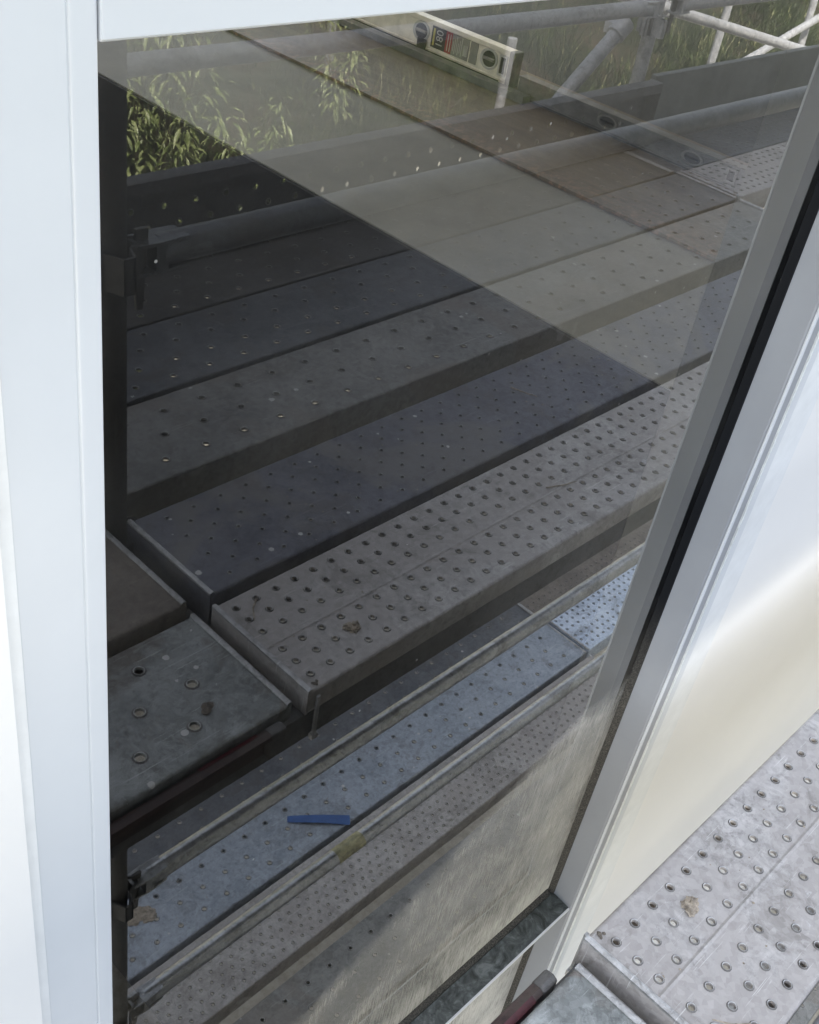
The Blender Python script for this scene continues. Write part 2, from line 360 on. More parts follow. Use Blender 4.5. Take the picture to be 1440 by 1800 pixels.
def grassy(name, n, hmin, hmax, cols, dens, wid=.004, head=False, lean=.7, xr=(1.5, 26), yr=(-15, -3.0)):
    mb = MB(); k = 0
    while k < n:
        # denser towards the scaffold
        y = yr[1] - (yr[1] - yr[0]) * -1 * -(random.random() ** 1.8)
        d = -y
        x = random.uniform(.45 * (d + .5), 2.6 * (d + .5))
        if x > xr[1]: continue
        if math.sin(x * 2.3 + 1.7 * y) * math.sin(y * 3.1 - x) + random.uniform(-.9, .9) < dens: continue
        blades(mb, x, y, random.uniform(hmin, hmax), random.uniform(.1, lean), wid * random.uniform(.6, 1.5), head=head); k += 1
    me = D.meshes.new(name); me.from_pydata(mb.v, [], mb.f)
    m_, t, p = mat(name + '_blades')
    v = N(t, 'ShaderNodeTexCoord').outputs['Object']
    nz = noise(t, v, 2.6, 5, .95)
    t.links.new(ramp(t, nz, cols), p.inputs['Base Color']); p.inputs['Roughness'].default_value = .55
    me.materials.append(m_)
    return obj(name, me)
o = grassy('grass', 110000, .05, .22, [(.38, (.010, .018, .005)), (.5, (.028, .045, .012)), (.6, (.085, .115, .035))], -.1, .0030, lean=1.5, yr=(-15, -4.35))
tag(o, 'long uneven grass covering the bank beyond the scaffold', 'grass', kind='stuff')
o = grassy('dry_grass', 1500, .15, .42, [(.3, (.10, .11, .04)), (.5, (.22, .23, .10)), (.7, (.5, .48, .32))], .3, .0019, True, 1.0, yr=(-15, -4.4))
tag(o, 'pale dry grass stalks with seed heads on the bank', 'dry grass', kind='stuff')

# ------------------------------------------------------------------ plants with leaves
m_leaf, t, p = mat('leaf')
v = N(t, 'ShaderNodeTexCoord').outputs['Object']; nz = noise(t, v, 14, 3, .9)
t.links.new(ramp(t, nz, [(.3, (.06, .085, .02)), (.46, (.15, .19, .055)), (.62, (.36, .39, .18))]), p.inputs['Base Color']); p.inputs['Roughness'].default_value = .45
p.inputs['Subsurface Weight'].default_value = 0
m_stem = plain('stem', (.10, .085, .045), .8)
def leafy_plant(x, y, h, rad, n, leaf, label, name='leafy_shrub', top=None, group='leafy shrubs on the bank'):
    z0 = ground_z(x, y)
    e = empty(name, (x, y, z0), label, 'shrub', group)
    st = MB(); lf = MB()
    nst = max(3, int(n / 60))
    tips = []
    for k in range(nst):
        a = random.uniform(0, 6.283); r = rad * random.uniform(.15, .95); hh = h * random.uniform(.6, 1)
        prev = Vector((0, 0, 0)); steps = 7
        for q in range(1, steps + 1):
            s_ = q / steps
            cur = Vector((math.cos(a) * r * s_ ** 1.6, math.sin(a) * r * s_ ** 1.6, hh * s_)) + Vector((random.uniform(-.02, .02), random.uniform(-.02, .02), 0))
            st.tube(prev, cur, .007 * (1.15 - s_), 5, .007 * (1.05 - s_), caps=False); 
            if s_ > .2: tips.append((prev.copy(), cur.copy()))
            prev = cur
    for k in range(n):
        a_, b_ = random.choice(tips); pz = a_.lerp(b_, random.random())
        th = random.uniform(0, 6.283); dr = random.uniform(-1.2, .3)
        L = leaf * random.uniform(.6, 1.25); W = L * .125
        d = Vector((math.cos(th), math.sin(th), dr)).normalized(); sdv = d.cross(Vector((0, 0, 1))).normalized()
        nrm = sdv.cross(d)
        off = d * random.uniform(.0, .09)
        c0 = pz + off
        mid1 = c0 + d * L * .35 - Vector((0, 0, L * .02)); mid2 = c0 + d * L * .7 - Vector((0, 0, L * .12)); tip = c0 + d * L - Vector((0, 0, L * .32))
        up = nrm * W * .35
        lf.face([c0, mid1 - sdv * W + up, mid1]); lf.face([c0, mid1, mid1 + sdv * W + up])
        lf.face([mid1, mid1 - sdv * W + up, mid2 - sdv * W * .8 + up, mid2]); lf.face([mid1, mid2, mid2 + sdv * W * .8 + up, mid1 + sdv * W + up])
        lf.face([mid2, mid2 - sdv * W * .8 + up, tip]); lf.face([mid2, tip, mid2 + sdv * W * .8 + up])
    obj('stem', st.mesh('stem', m_stem), e)
    me = D.meshes.new('foliage'); me.from_pydata(lf.v, [], lf.f); me.materials.append(m_leaf); obj('foliage', me, e)
    return e
leafy_plant(2.62, -3.35, 2.55, .45, 6000, .066, 'large willowy shrub with drooping pale leaves beside the dark scaffold post', group=None)
leafy_plant(5.0, -4.6, .75, .35, 420, .07, 'small bright green weed at the foot of the pole with a base plate')
leafy_plant(4.1, -4.3, .7, .45, 420, .07, 'low leafy weed between the large shrub and the base plate')
leafy_plant(8.0, -5.6, .8, .5, 420, .07, 'low leafy weed on the bank behind the diagonal brace')
leafy_plant(9.4, -6.4, .9, .5, 420, .07, 'pale leafy weed on the bank right of the braced pole')

# ------------------------------------------------------------------ house: walls, window, interior
YF = -.045
WX0, WX1, WZ0, WZ1 = .30, 1.331, -2.3, 1.14
hw = MB()
hw.box(-5, .2470, -.0135, .107, -3.0, 3.0); 
o = obj('house_wall', hw.mesh('house_wall', m_wall)); tag(o, 'smooth white outside wall on the left of the tall window', 'wall', 'outside walls of the house')
hw = MB(); hw.box(WX1, 9, YF, .107, -3.0, 3.0)
o = obj('house_wall', hw.mesh('house_wall', m_wall)); tag(o, 'smooth white outside wall right of the window, above the hole punched deck boards', 'wall', 'outside walls of the house')
hw = MB(); hw.box(.2450, WX1, -.004, .107, WZ1 + .025, 3.0)
o = obj('house_wall', hw.mesh('house_wall', m_wall)); tag(o, 'white wall band above the top rail of the window', 'wall')
hw = MB(); hw.box(.2450, WX1, -.004, .107, -3.0, WZ0)
o = obj('house_wall', hw.mesh('house_wall', m_wall)); tag(o, 'white wall below the tall window', 'wall')

win = empty('window', (0, 0, 0), 'tall dark window with white frame mirroring the scaffold, dried slurry low on its glass', 'window')
def part(name, mb, m_, parent=win, bevel=0, smooth=False):
    return obj(name, mb.mesh(name, m_, smooth), parent, bevel=bevel)
f = MB()                       # left stile, seen on its front
f.prism([(.2585, .03), (.2585, -.007), (.3065, -.007), (.3074, -.0055), (.3085, -.007), (.3235, -.0065), (.3250, -.005), (.3250, .03)], 'z', WZ0, 1.16)
part('left_stile', f, m_frame, bevel=.0012)
f = MB()                       # top rail butted against the stile
f.prism([(-.0075, 1.0100), (-.0060, 1.0082), (.03, 1.0082), (.03, 1.16), (-.0075, 1.16)], 'x', .3257, 1.3005)
part('top_rail', f, m_frame, bevel=.0012)
f = MB()                       # right stile: inner face towards the glass and front with bead and groove
f.prism([(1.3015, .0), (1.3015, -.0505), (1.3035, -.053), (1.312, -.053), (1.3132, -.0505), (1.3144, -.053), (1.340, -.053), (1.340, .0)], 'z', WZ0, 1.16)
part('right_stile', f, m_jamb, bevel=.0008)
f = MB(); f.prism([(1.3035, -.0532), (1.3035, -.0565), (1.3115, -.0565), (1.3115, -.0532)], 'z', WZ0, 1.16); part('glazing_bead', f, m_frame, bevel=.001)
# sealant lines, slightly wavy
def sealant(x0, x1, yb, yf, amp=.0022):
    s = MB(); n = 260; pr = []
    for i in range(n + 1):
        z = WZ0 + (1.155 - WZ0) * i / n
        wv = amp * (.5 * math.sin(z * 31) * math.sin(z * 7.3) + random.uniform(-.5, .5))
        pr.append((z, x0 + wv * .3, x1 + wv))
    for (z0, a0, b0), (z1, a1, b1) in zip(pr, pr[1:]):
        s.face([(a0, yb, z0), (a0, yf, z0), (a1, yf, z1), (a1, yb, z1)])
        s.face([(a0, yf, z0), (b0, yf + .003, z0), (b1, yf + .003, z1), (a1, yf, z1)])
        s.face([(b0, yf + .003, z0), (b0, yb, z0), (b1, yb, z1), (b1, yf + .003, z1)])
    return s
part('sealant', sealant(1.3402, 1.352, -.03, -.0555), m_seal)
part('sealant', sealant(.2582, .2475, .0, -.0080, .0005), m_trim)
f = MB(); f.box(1.352, 1.378, -.051, -.03, WZ0, 1.16); part('cover_strip', f, m_frame, bevel=.001)
f = MB(); f.box(1.3785, 1.46, -.0485, -.03, WZ0, 1.16); part('cover_strip', f, m_trim, bevel=.0015)
# sill ledge across the window (transom) and gaskets
f = MB(); f.prism([(-.050, -.6565), (-.050, -.6500), (-.0475, -.6485), (0.002, -.6435), (.002, -.6565)], 'x', .3257, 1.3008)
sill = part('sill', f, [m_sill, m_frame], bevel=0)
for p_ in sill.data.polygons:
    if p_.normal.y < -.5: p_.material_index = 1
f = MB(); f.prism([(0, .0), (0, -.009), (-.004, -.009), (-.004, 0)], 'x', .30, 1.3)
f = MB(); f.prism([(-.0085, -.6431), (-.0085, -.638), (-.001, -.630), (.001, -.630), (.001, -.6431)], 'x', .3260, 1.288); part('gasket', f, m_gask)
f = MB()
f.prism([(1.3012, .0002), (1.2915, .0002), (1.2920, -.0012), (1.298, -.0095), (1.3012, -.010)], 'z', -.6435, 1.007); part('gasket', f, m_gask)
f = MB(); f.prism([(1.3012, .0002), (1.2915, .0002), (1.2920, -.0012), (1.298, -.0095), (1.3012, -.010)], 'z', WZ0 + .05, -.657); part('gasket', f, m_gask)
f = MB(); f.box(.3257, 1.301, -.05, .03, WZ0, WZ0 + .05); part('bottom_rail', f, m_frame)
# glass panes (upper and the one below the ledge)
for z0, z1 in ((-.643, 1.0065), (WZ0 + .05, -.657)):
    f = MB(); f.box(.318, 1.326, .0005, .0065, z0, z1, 1)
    pn = part('glass_pane', f, [m_glass, m_clear])
    for p_ in pn.data.polygons: p_.material_index = 0 if p_.normal.y < -.5 else 1
    pn['label'] = 'dark reflecting glass pane above the ledge' if z0 > -1 else 'lower glass pane below the ledge'
f = MB(); f.box(1.2915, 1.3262, .0070, .0200, -2.3, 1.007); part('spacer', f, m_black)
# inside lining of the opening (seen faintly through the glass at the right)
m_lin = plain('lining', (.14, .137, .122), .6, 0, .06, 6, .05)
f = MB(); f.box(1.3265, 1.3305, .0205, .107, -2.3, 1.16); part('inner_lining', f, m_lin)

# interior
m_screed = plain('grey_floor_sheet', (.20, .196, .172), .7, 0, .12, 12, .1)
m_dark = plain('stairwell_painted_dark', (.02, .02, .022), .9, 0, .1, 10, 0)  # near-black walls put the shaft's darkness into the colour
m_inner = plain('plaster_inside', (.5, .49, .46), .8)
m_board, t, p = mat('brown_board')
v = coords(t, (1, 1, 1)); mp = N(t, 'ShaderNodeMapping'); mp.inputs[3].default_value = (8, .9, 1); t.links.new(v, mp.inputs[0])
a = noise(t, mp.outputs[0], 5, 6, .7, .8); b = noise(t, v, 7, 6, .7)
c = ramp(t, a, [(.3, (.085, .066, .042)), (.7, (.15, .118, .078))])
c = mixc(t, ramp(t, b, [(.5, g3(0)), (.68, g3(.7))]), c, (.07, .05, .03))
bx = N(t, 'ShaderNodeSeparateXYZ'); t.links.new(N(t, 'ShaderNodeTexCoord').outputs['Object'], bx.inputs[0])
bq = N(t, 'ShaderNodeMapRange'); bq.inputs[1].default_value = 1.90; bq.inputs[2].default_value = 1.80; t.links.new(bx.outputs[0], bq.inputs[0])
bm_ = N(t, 'ShaderNodeMath', operation='MULTIPLY'); t.links.new(bq.outputs[0], bm_.inputs[0]); t.links.new(ramp(t, noise(t, v, 45, 6, .8), [(.5, g3(0)), (.6, g3(.8))]), bm_.inputs[1])
c = mixc(t, bm_.outputs[0], c, (.27, .16, .10))
t.links.new(c, p.inputs['Base Color']); p.inputs['Roughness'].default_value = .6
f = MB(); f.box(1.3345, 6.0, .1075, 4.5, .12, .4155)
o = obj('interior_floor', f.mesh('interior_floor', m_screed)); tag(o, 'grey floor inside the room, its edge showing as a diagonal through the glass', 'floor', kind='structure')
f = MB(); f.box(1.80, 2.165, .112, 4.4, .4158, .4205); f.box(2.165, 3.9, .112, 4.4, .4158, .4195)
f = MB(); f.box(1.80, 2.34, .112, 4.4, .4158, .4230)
o = obj('floor_board', f.mesh('floor_board', m_board), bevel=.001); tag(o, 'brown wooden floor board under the spirit levels inside the window', 'board')
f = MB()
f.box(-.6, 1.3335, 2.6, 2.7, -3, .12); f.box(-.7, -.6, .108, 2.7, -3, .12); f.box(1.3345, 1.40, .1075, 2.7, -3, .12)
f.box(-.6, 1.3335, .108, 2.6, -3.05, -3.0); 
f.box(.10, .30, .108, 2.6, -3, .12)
f.box(1.326, 1.3342, .108, 2.6, -2.9, .413)  # added panel blacks out the lit side of the floor slab
o = obj('stairwell', f.mesh('stairwell', m_dark)); tag(o, 'shaft behind the lower window glass, darkness painted on its walls', 'stairwell', kind='structure')
f = MB(); f.box(-5, 9, .108, 4.5, 2.85, 3.0); f.box(6.0, 6.1, .108, 4.5, -3, 2.85); f.box(-5, -4.9, .108, 4.5, -3, .6); f.box(-5, 1.33, 4.4, 4.5, -3, 2.85)
f.box(8.9, 9, .108, 4.5, -3, 2.85)
o = obj('house_shell', f.mesh('house_shell', m_inner)); tag(o, 'pale inside walls and ceiling of the room', 'room', kind='structure')

m_dkfl = plain('dimming_sheet_black', (.035, .035, .033), .7, 0, .2, 10)  # black sheet added as a stand-in for the dim far floor
f = MB(); f.box(2.344, 5.9, .112, 4.4, .4158, .4215)
o = obj('dimming_sheet', f.mesh('dimming_sheet', m_dkfl)); tag(o, 'near-black sheet added to dim the floor beyond the brown board', 'dimming sheet')
# spirit levels on the board
m_lev = plain('level_aluminium', (.78, .72, .60), .4, .1, .2, 25, .1)  # raised pale tone stands in for light on the first level
m_levd = plain('level_shadow_and_caps', (.12, .12, .115), .5, .2, .3, 25, .1)  # dark tone puts shadow on the second level; also caps and floor rail
m_lbk = plain('label_black', (.012, .012, .012), .5); m_lrd = plain('label_red', (.30, .02, .02), .5); m_lwt = plain('label_print', (.45, .44, .4), .5)
m_lye = plain('label_yellow', (.45, .4, .08), .5); m_lgy = plain('label_grey', (.22, .21, .19), .5)
m_lev2 = plain('level_shadow_hole', (.05, .05, .048), .6)
m_levh = plain('level_shadow_edge', (.17, .17, .16), .5)
def spirit_level(x, y0, y1, z, m_, label, decal):
    e = empty('spirit_level', (x, y0, z), label, 'spirit level', 'spirit levels lying inside the window')
    L = y1 - y0; H = .090; T = .030
    b = MB()
    b.prism([(0, 0), (T, 0), (T, .012), (T - .004, .014), (T - .004, H - .014), (T, H - .012), (T, H), (0, H), (0, H - .012), (.004, H - .014), (.004, .014), (0, .012)], 'y', 0, L)
    obj('body', b.mesh('body', m_), e, bevel=.001)
    gr = MB(); gr.box(-.0006, 0, .02, L - .02, .0035, .008); obj('edge_groove', gr.mesh('edge_groove', m_lbk), e)
    cp = MB(); cp.box(-.002, T + .002, -.016, 0, -.0005, H + .001); obj('end_cap', cp.mesh('end_cap', m_levd), e, bevel=.002)
    fr_ = MB()
    for a_, b_, c_, d_ in ((.006, .030, .02, .026), (.006, .030, .068, .074), (.006, .010, .026, .068), (.026, .030, .026, .068)): fr_.box(.001, .0035, a_, b_, c_, d_)
    obj('hand_slot_frame', fr_.mesh('hand_slot_frame', m_lwt if decal else m_levh), e)
    sl_ = MB(); sl_.box(.0028, .0038, .010, .026, .026, .068); obj('hand_slot', sl_.mesh('hand_slot', m_lbk), e)
    m_ring = m_lwt if decal else m_levh
    for yc in ((.062, .288, .70) if decal else (.115, .34)):
        if yc > L - .05: continue
        rg = MB(); n = 28
        for k in range(n):
            a0, a1 = 2 * math.pi * k / n, 2 * math.pi * (k + 1) / n
            for ra, rb, xa, xb in ((.0275, .0225, .0015, .0010), (.0225, .020, .0010, .0035), (.0275, .0275, .0015, .004)):
                rg.face([(xa, yc + ra * math.cos(a0), .050 + ra * math.sin(a0)), (xa, yc + ra * math.cos(a1), .050 + ra * math.sin(a1)),
                         (xb, yc + rb * math.cos(a1), .050 + rb * math.sin(a1)), (xb, yc + rb * math.cos(a0), .050 + rb * math.sin(a0))])
        vi = obj('vial_ring', rg.mesh('vial_ring', m_ring, True), e)
        dk = MB(); dk.prism([(yc + .0205 * math.cos(2 * math.pi * k / 24), .050 + .0205 * math.sin(2 * math.pi * k / 24)) for k in range(24)], 'x', .0030, .0038)
        obj('vial_hole', dk.mesh('vial_hole', m_lbk if decal else m_lev2), e)
        vt = MB(); vt.tube((.0025, yc - .017, .050), (.0025, yc + .017, .050), .0045, 10); obj('vial', vt.mesh('vial', m_lgy if decal else m_lbk, True), e)
    if decal:
        def decalbox(y_a, y_b, z_a, z_b, mm, nm, d=.0005):
            q = MB(); q.box(.004 - .001 - d, .004 - .0002, y_a, y_b, z_a, z_b); return obj(nm, q.mesh(nm, mm), e)
        decalbox(.2055, .252, .020, .076, m_lbk, 'sticker'); decalbox(.184, .205, .020, .076, m_lrd, 'sticker')
        decalbox(.128, .1835, .020, .076, m_lgy, 'sticker'); decalbox(.100, .124, .020, .076, m_lgy, 'sticker')
        def prints(nm, mm, boxes):
            q = MB()
            for bx_ in boxes: q.box(.0020, .0028, *bx_)
            obj(nm, q.mesh(nm, mm), e)
        prints('small_print', m_lwt, [(.150 + k * .0055, .152 + k * .0055, .026 + (k % 2) * .006, .073 - (k % 3) * .008) for k in range(6)])
        prints('barcode', m_lwt, [(.131 + k * .0018, .132 + k * .0018, .030, .058) for k in range(8)])
        prints('yellow_line', m_lye, [(.241, .247, .026, .071)])
        prints('red_print', m_lwt, [(.188, .1905, .026, .071), (.196, .1985, .026, .070)])
        cu = D.curves.new('number', 'FONT'); cu.body = '180'; cu.size = .031; cu.align_x = 'CENTER'; cu.align_y = 'CENTER'
        to = D.objects.new('number', cu); COL.objects.link(to); bpy.context.view_layer.update()
        me = D.meshes.new_from_object(to); D.objects.remove(to); me.materials.append(m_lwt)
        nt_ = obj('number', me, e)
        # letters read upwards with their tops towards +y, on the face looking to -x
        nt_.matrix_local = Matrix(((0, 0, -1, .0021), (0, 1, 0, .2235), (1, 0, 0, .048), (0, 0, 0, 1))).to_4x4()
        fb = MB(); fb.box(-.006, -.0008, .262, .290, .000, .034); obj('rubber_foot', fb.mesh('rubber_foot', m_lbk), e, bevel=.001)
    return e
spirit_level(2.18, 1.16, 2.7, .4235, m_lev, 'long pale spirit level with round holes and a stickered side, inside the window', True).scale = (1, 1, .88)
spirit_level(2.15, .50, 1.10, .4235, m_levd, 'spirit level coloured dark as if in shadow, seen faintly over the deck boards, nearer the right stile', False).scale = (1, 1, .52)
f = MB(); f.box(2.115, 2.145, 1.05, 4.2, .4233, .4403)
o = obj('floor_rail', f.mesh('floor_rail', m_levd), bevel=.001); tag(o, 'thin dark metal rail on the floor along the pale spirit level', 'rail')

# ------------------------------------------------------------------ scaffold boards
def hole_cell(mb, x0, x1, y0, y1, cx, cy, r, lift=.0010):
    hx, hy = (x1 - x0) / 2, (y1 - y0) / 2; mx_, my_ = (x0 + x1) / 2, (y0 + y1) / 2
    ca = math.atan2(y1 - cy, x1 - cx), math.atan2(y1 - cy, x0 - cx), math.atan2(y0 - cy, x0 - cx) + 2 * math.pi, math.atan2(y0 - cy, x1 - cx) + 2 * math.pi
    angs = []
    cc = list(ca) + [ca[0] + 2 * math.pi]
    for a, b in zip(cc, cc[1:]): angs += [a, a + (b - a) / 3, a + 2 * (b - a) / 3]
    def rect(a):
        c, s_ = math.cos(a), math.sin(a); t_ = 1e9
        if c > 1e-9: t_ = min(t_, (x1 - cx) / c)
        if c < -1e-9: t_ = min(t_, (x0 - cx) / c)
        if s_ > 1e-9: t_ = min(t_, (y1 - cy) / s_)
        if s_ < -1e-9: t_ = min(t_, (y0 - cy) / s_)
        return (cx + c * t_, cy + s_ * t_, 0)
    n = len(angs); i = len(mb.v)
    rings = [lambda a: rect(a), lambda a: (cx + math.cos(a) * r * 1.5, cy + math.sin(a) * r * 1.5, 0),
             lambda a: (cx + math.cos(a) * r * 1.2, cy + math.sin(a) * r * 1.2, lift),
             lambda a: (cx + math.cos(a) * r, cy + math.sin(a) * r, lift * .6), lambda a: (cx + math.cos(a) * r * .95, cy + math.sin(a) * r * .95, -.004)]
    for R_ in rings: mb.v += [R_(a) for a in angs]
    for k in range(len(rings) - 1):
        for j in range(n):
            j2 = (j + 1) % n
            mb.f.append((i + k * n + j, i + k * n + j2, i + (k + 1) * n + j2, i + (k + 1) * n + j)); mb.mi.append(1 if k == 2 else 2 if k == 1 else 0)
def board_mesh(name, m_, L, W, rows, ridge=None, bend=0., dep=.045):
    """rows: (y, pitch, first x, radius, lift); y measured from the board's middle"""
    mb = MB(); hw_ = W / 2 - .006
    rows = sorted(rows)
    xs0, xs1 = .0100, L - .0100
    ed = [-hw_]
    for a, b in zip(rows, rows[1:]): ed.append((a[0] + b[0]) / 2)
    ed.append(hw_)
    for (yc, pitch, ph, r, lift), y0, y1 in zip(rows, ed, ed[1:]):
        ya, yb = max(y0, yc - pitch / 2), min(y1, yc + pitch / 2)
        if ridge is not None and y0 < ridge < y1: pass
        x = ph - pitch / 2; 
        while x < xs0 - 1e-6: x += pitch
        k = int((xs1 - x) / pitch)
        if x > xs0: mb.face([(xs0, y0, 0), (x, y0, 0), (x, y1, 0), (xs0, y1, 0)], 0)
        xe = x + k * pitch
        mb.face([(xe, y0, 0), (xs1, y0, 0), (xs1, y1, 0), (xe, y1, 0)], 0)
        if ya > y0: mb.face([(x, y0, 0), (xe, y0, 0), (xe, ya, 0), (x, ya, 0)], 0)
        if yb < y1: mb.face([(x, yb, 0), (xe, yb, 0), (xe, y1, 0), (x, y1, 0)], 0)
        for q in range(k):
            hole_cell(mb, x + q * pitch, x + (q + 1) * pitch, ya, yb, x + (q + .5) * pitch + random.uniform(-.0004, .0004), yc, r, lift)
    # rounded long edges, flanges and return lips
    t_ = .0022
    side = [(hw_, 0), (hw_ + .003, -.0008), (hw_ + .0052, -.003), (hw_ + .006, -.0065), (hw_ + .006, -dep + .004), (hw_ + .004, -dep), (hw_ - .026, -dep), (hw_ - .026, -dep + t_), (hw_ + .002, -dep + t_), (hw_ + .006 - t_, -dep + .006), (hw_ + .006 - t_, -.008), (hw_, -t_)]
    for sg in (1, -1):
        for (a, za), (b, zb_) in zip(side, side[1:]):
            q = [(0.004, sg * a, za), (L - .004, sg * a, za), (L - .004, sg * b, zb_), (.004, sg * b, zb_)]
            mb.face(q if sg > 0 else q[::-1], 0)
    # end hooks: raised weld ridge, then a sloping face down
    for e_, s_ in ((0, 1), (L, -1)):
        pr = [(.0105, 0), (.0095, .0018), (.0075, .0036), (.0045, .0038), (.0022, .0022), (.0008, -.003), (.0015, -.020), (.0, -.040), (.0, -dep), (.003, -dep), (.0035, -.04), (.0045, -.022), (.0105, -.003)]
        P3 = [(e_ + s_ * a, b) for a, b in pr]
        mb.prism([(a, b) for a, b in P3], 'y', -hw_ - .005, hw_ + .005, 0)
        mb.prism([(e_ + s_ * a, b + .0003) for a, b in ((.0098, .0010), (.0075, .0037), (.0045, .0040), (.0018, .0022), (.0016, -.0025), (.0012, -.0025), (.0010, .0024), (.0042, .0046), (.0078, .0043), (.0102, .0013))], 'y', -hw_ - .0052, hw_ + .0052, 1)  # thin lighter bead, a highlight put into the ridge's colour
    if ridge is not None:
        mb.prism([(ridge - .0045, -.0005), (ridge, .0016), (ridge + .0045, -.0005)], 'x', xs0, xs1, 0)
    me = mb.mesh(name, [m_, m_rim, m_hole_ring], False, 1e-6, False)
    for p_ in me.polygons: p_.use_smooth = True
    me.set_sharp_from_angle(angle=math.radians(30))
    return me
BL = 2.47
def rowsA(): return [(y, .0393, .030, .0047, .0015) for y in (.0835, .0515, .0205, -.0255, -.0575, -.0885)]
def rowsS(): return [(y, .0385, .033 + (.019 if i % 2 else 0), .0042, .0012) for i, y in enumerate((.086, .0575, .029, 0, -.029, -.0575, -.086))]
def rowsB(r=.0064): return [(.0655, .0886, .0685, r, .0018), (0, .0886, .113, r, .0014), (-.0655, .0886, .0685, r, .0014)]
def rowsO(r): return [(.0655, .0886, .1194, r, .0018), (0, .0886, .0751, r, .0018), (-.0655, .0886, .1194, r, .0018)]
def rowsB4(r=.0062): return [(y, .0886, .07 + (.044 if i % 2 else 0), r, .0012) for i, y in enumerate((.082, .03, -.03, -.082))]
def rowsC(): return [(y, .0560, .060 + (.028 if i % 2 else 0), .0034, .0008) for i, y in enumerate((.084, .056, .028, 0, -.028, -.056, -.084))]
GB = 'steel scaffold boards'
def board(ya, yb, x0, z, rows, m_, label, ridge=None, L=BL, rz=0, dep=None):
    """ya, yb: distance of its two long edges from the glass"""
    me = board_mesh('scaffold_board', m_planks[m_], L, yb - ya, rows, ridge, dep=dep or (.045 if ya < .3 else .075))
    o = obj('scaffold_board', me, None, (x0, -(ya + yb) / 2, z), (0, 0, rz)); tag(o, label, 'scaffold board', GB); return o
XB = .818
board(.250, .475, XB, 0, rowsA(), 'warm', 'pale grey steel board with close rows of holes and a centre ridge, nearest the wall', .0065)
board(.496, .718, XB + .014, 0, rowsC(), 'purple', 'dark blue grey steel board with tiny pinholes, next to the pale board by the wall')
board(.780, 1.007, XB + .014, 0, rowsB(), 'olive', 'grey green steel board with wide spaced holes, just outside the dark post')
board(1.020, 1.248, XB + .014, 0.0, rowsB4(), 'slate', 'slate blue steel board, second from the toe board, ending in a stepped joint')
board(1.262, 1.485, XB + .014, -.004, rowsB4(), 'dark_grey', 'dark steel board lying against the toe board, left of the joint')
board(1.020, 1.248, XB + .014 + BL + .008, .002, rowsA(), 'warm', 'pale close holed board continuing the slate blue board beyond its joint')
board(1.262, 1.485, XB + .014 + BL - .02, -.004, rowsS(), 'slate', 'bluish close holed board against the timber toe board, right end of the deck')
board(.262, .493, XB - BL - .016, -.018, rowsO(.0075), 'spot', 'old steel board splashed with white paint, by the wall at the left', L=BL)
board(.512, .735, XB - BL - .016, -.010, rowsO(.0072), 'brown', 'brownish worn steel board with lone holes, beside the paint splashed board', L=BL)
ZL = -2.0
board(1.003, 1.232, XB + .014, ZL, rowsB(), 'blue', 'clean blue grey board on the lower deck carrying a blue plastic strip')
board(.757, .985, XB + .014, ZL, rowsS(), 'warm', 'beige grey board with crowded small holes on the lower deck, under the lower rail')
board(.478, .708, XB + .014, ZL - .01, rowsB(), 'olive', 'grey blue lower deck board with few holes, just above the slurry stain')
board(.245, .465, XB + .014, ZL - .01, rowsB(), 'olive', 'lower deck board closest to the wall, seen through the slurry stain')
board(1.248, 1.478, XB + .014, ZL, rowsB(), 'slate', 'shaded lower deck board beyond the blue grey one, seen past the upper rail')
board(1.003, 1.232, XB + .014 + BL + .01, ZL + .004, rowsA(), 'bright', 'bright bluish close holed board at the far right of the lower deck', .0065)
board(1.248, 1.478, XB + .014 + BL - .02, ZL + .004, rowsA(), 'brown', 'speckled brown board beyond the bright bluish one on the lower deck')

# ------------------------------------------------------------------ tubes, posts, rails
R_T = .02415
def standard(x, y, z0, z1, m_, label, nodes, plate=False):
    e = empty('scaffold_post', (x, y, z0), label, 'scaffold post', 'upright scaffold posts')
    tb = MB(); tb.tube((0, 0, 0), (0, 0, z1 - z0), R_T, 28); obj('tube', tb.mesh('tube', m_, True), e)
    for zn in nodes:
        c = MB()
        for a in range(4):            # pressed V brackets around the tube
            th = a * math.pi / 2; cx, sx_ = math.cos(th), math.sin(th)
            def P(u, v_, zz): return (u * cx - v_ * sx_, u * sx_ + v_ * cx, zn - z0 + zz)
            w_ = .022
            for s2 in (1, -1):
                pts = [(R_T - .003, s2 * w_), (R_T + .026, s2 * .010), (R_T + .026, s2 * .006), (R_T - .003, s2 * (w_ - .004))]
                for q in range(4):
                    (u0, v0), (u1, v1) = pts[q], pts[(q + 1) % 4]
                    c.face([P(u0, v0, -.028), P(u1, v1, -.028), P(u1, v1, .028), P(u0, v0, .028)])
                c.face([P(u, v_, .028) for u, v_ in pts]); c.face([P(u, v_, -.028) for u, v_ in reversed(pts)])
            c.face([P(R_T + .026, -.010, -.028), P(R_T + .026, .010, -.028), P(R_T + .026, .010, .028), P(R_T + .026, -.010, .028)])
            c.face([P(R_T + .022, -.010, .028), P(R_T + .026, -.010, .028), P(R_T + .026, .010, .028), P(R_T + .022, .010, .028)])
        obj('bracket', c.mesh('bracket', m_), e)
    if plate:
        b = MB(); b.box(-.075, .075, -.075, .075, -.01, 0); b.tube((0, 0, 0), (0, 0, .05), .03, 20); obj('base_plate', b.mesh('base_plate', m_outer), e, bevel=.002)
    return e
PX = .825
standard(PX, -.748, -2.93, 1.6, m_post, 'dark upright scaffold post standing along the left edge of the glass', [.45, -.06, -.57, -1.085, -1.60], True)
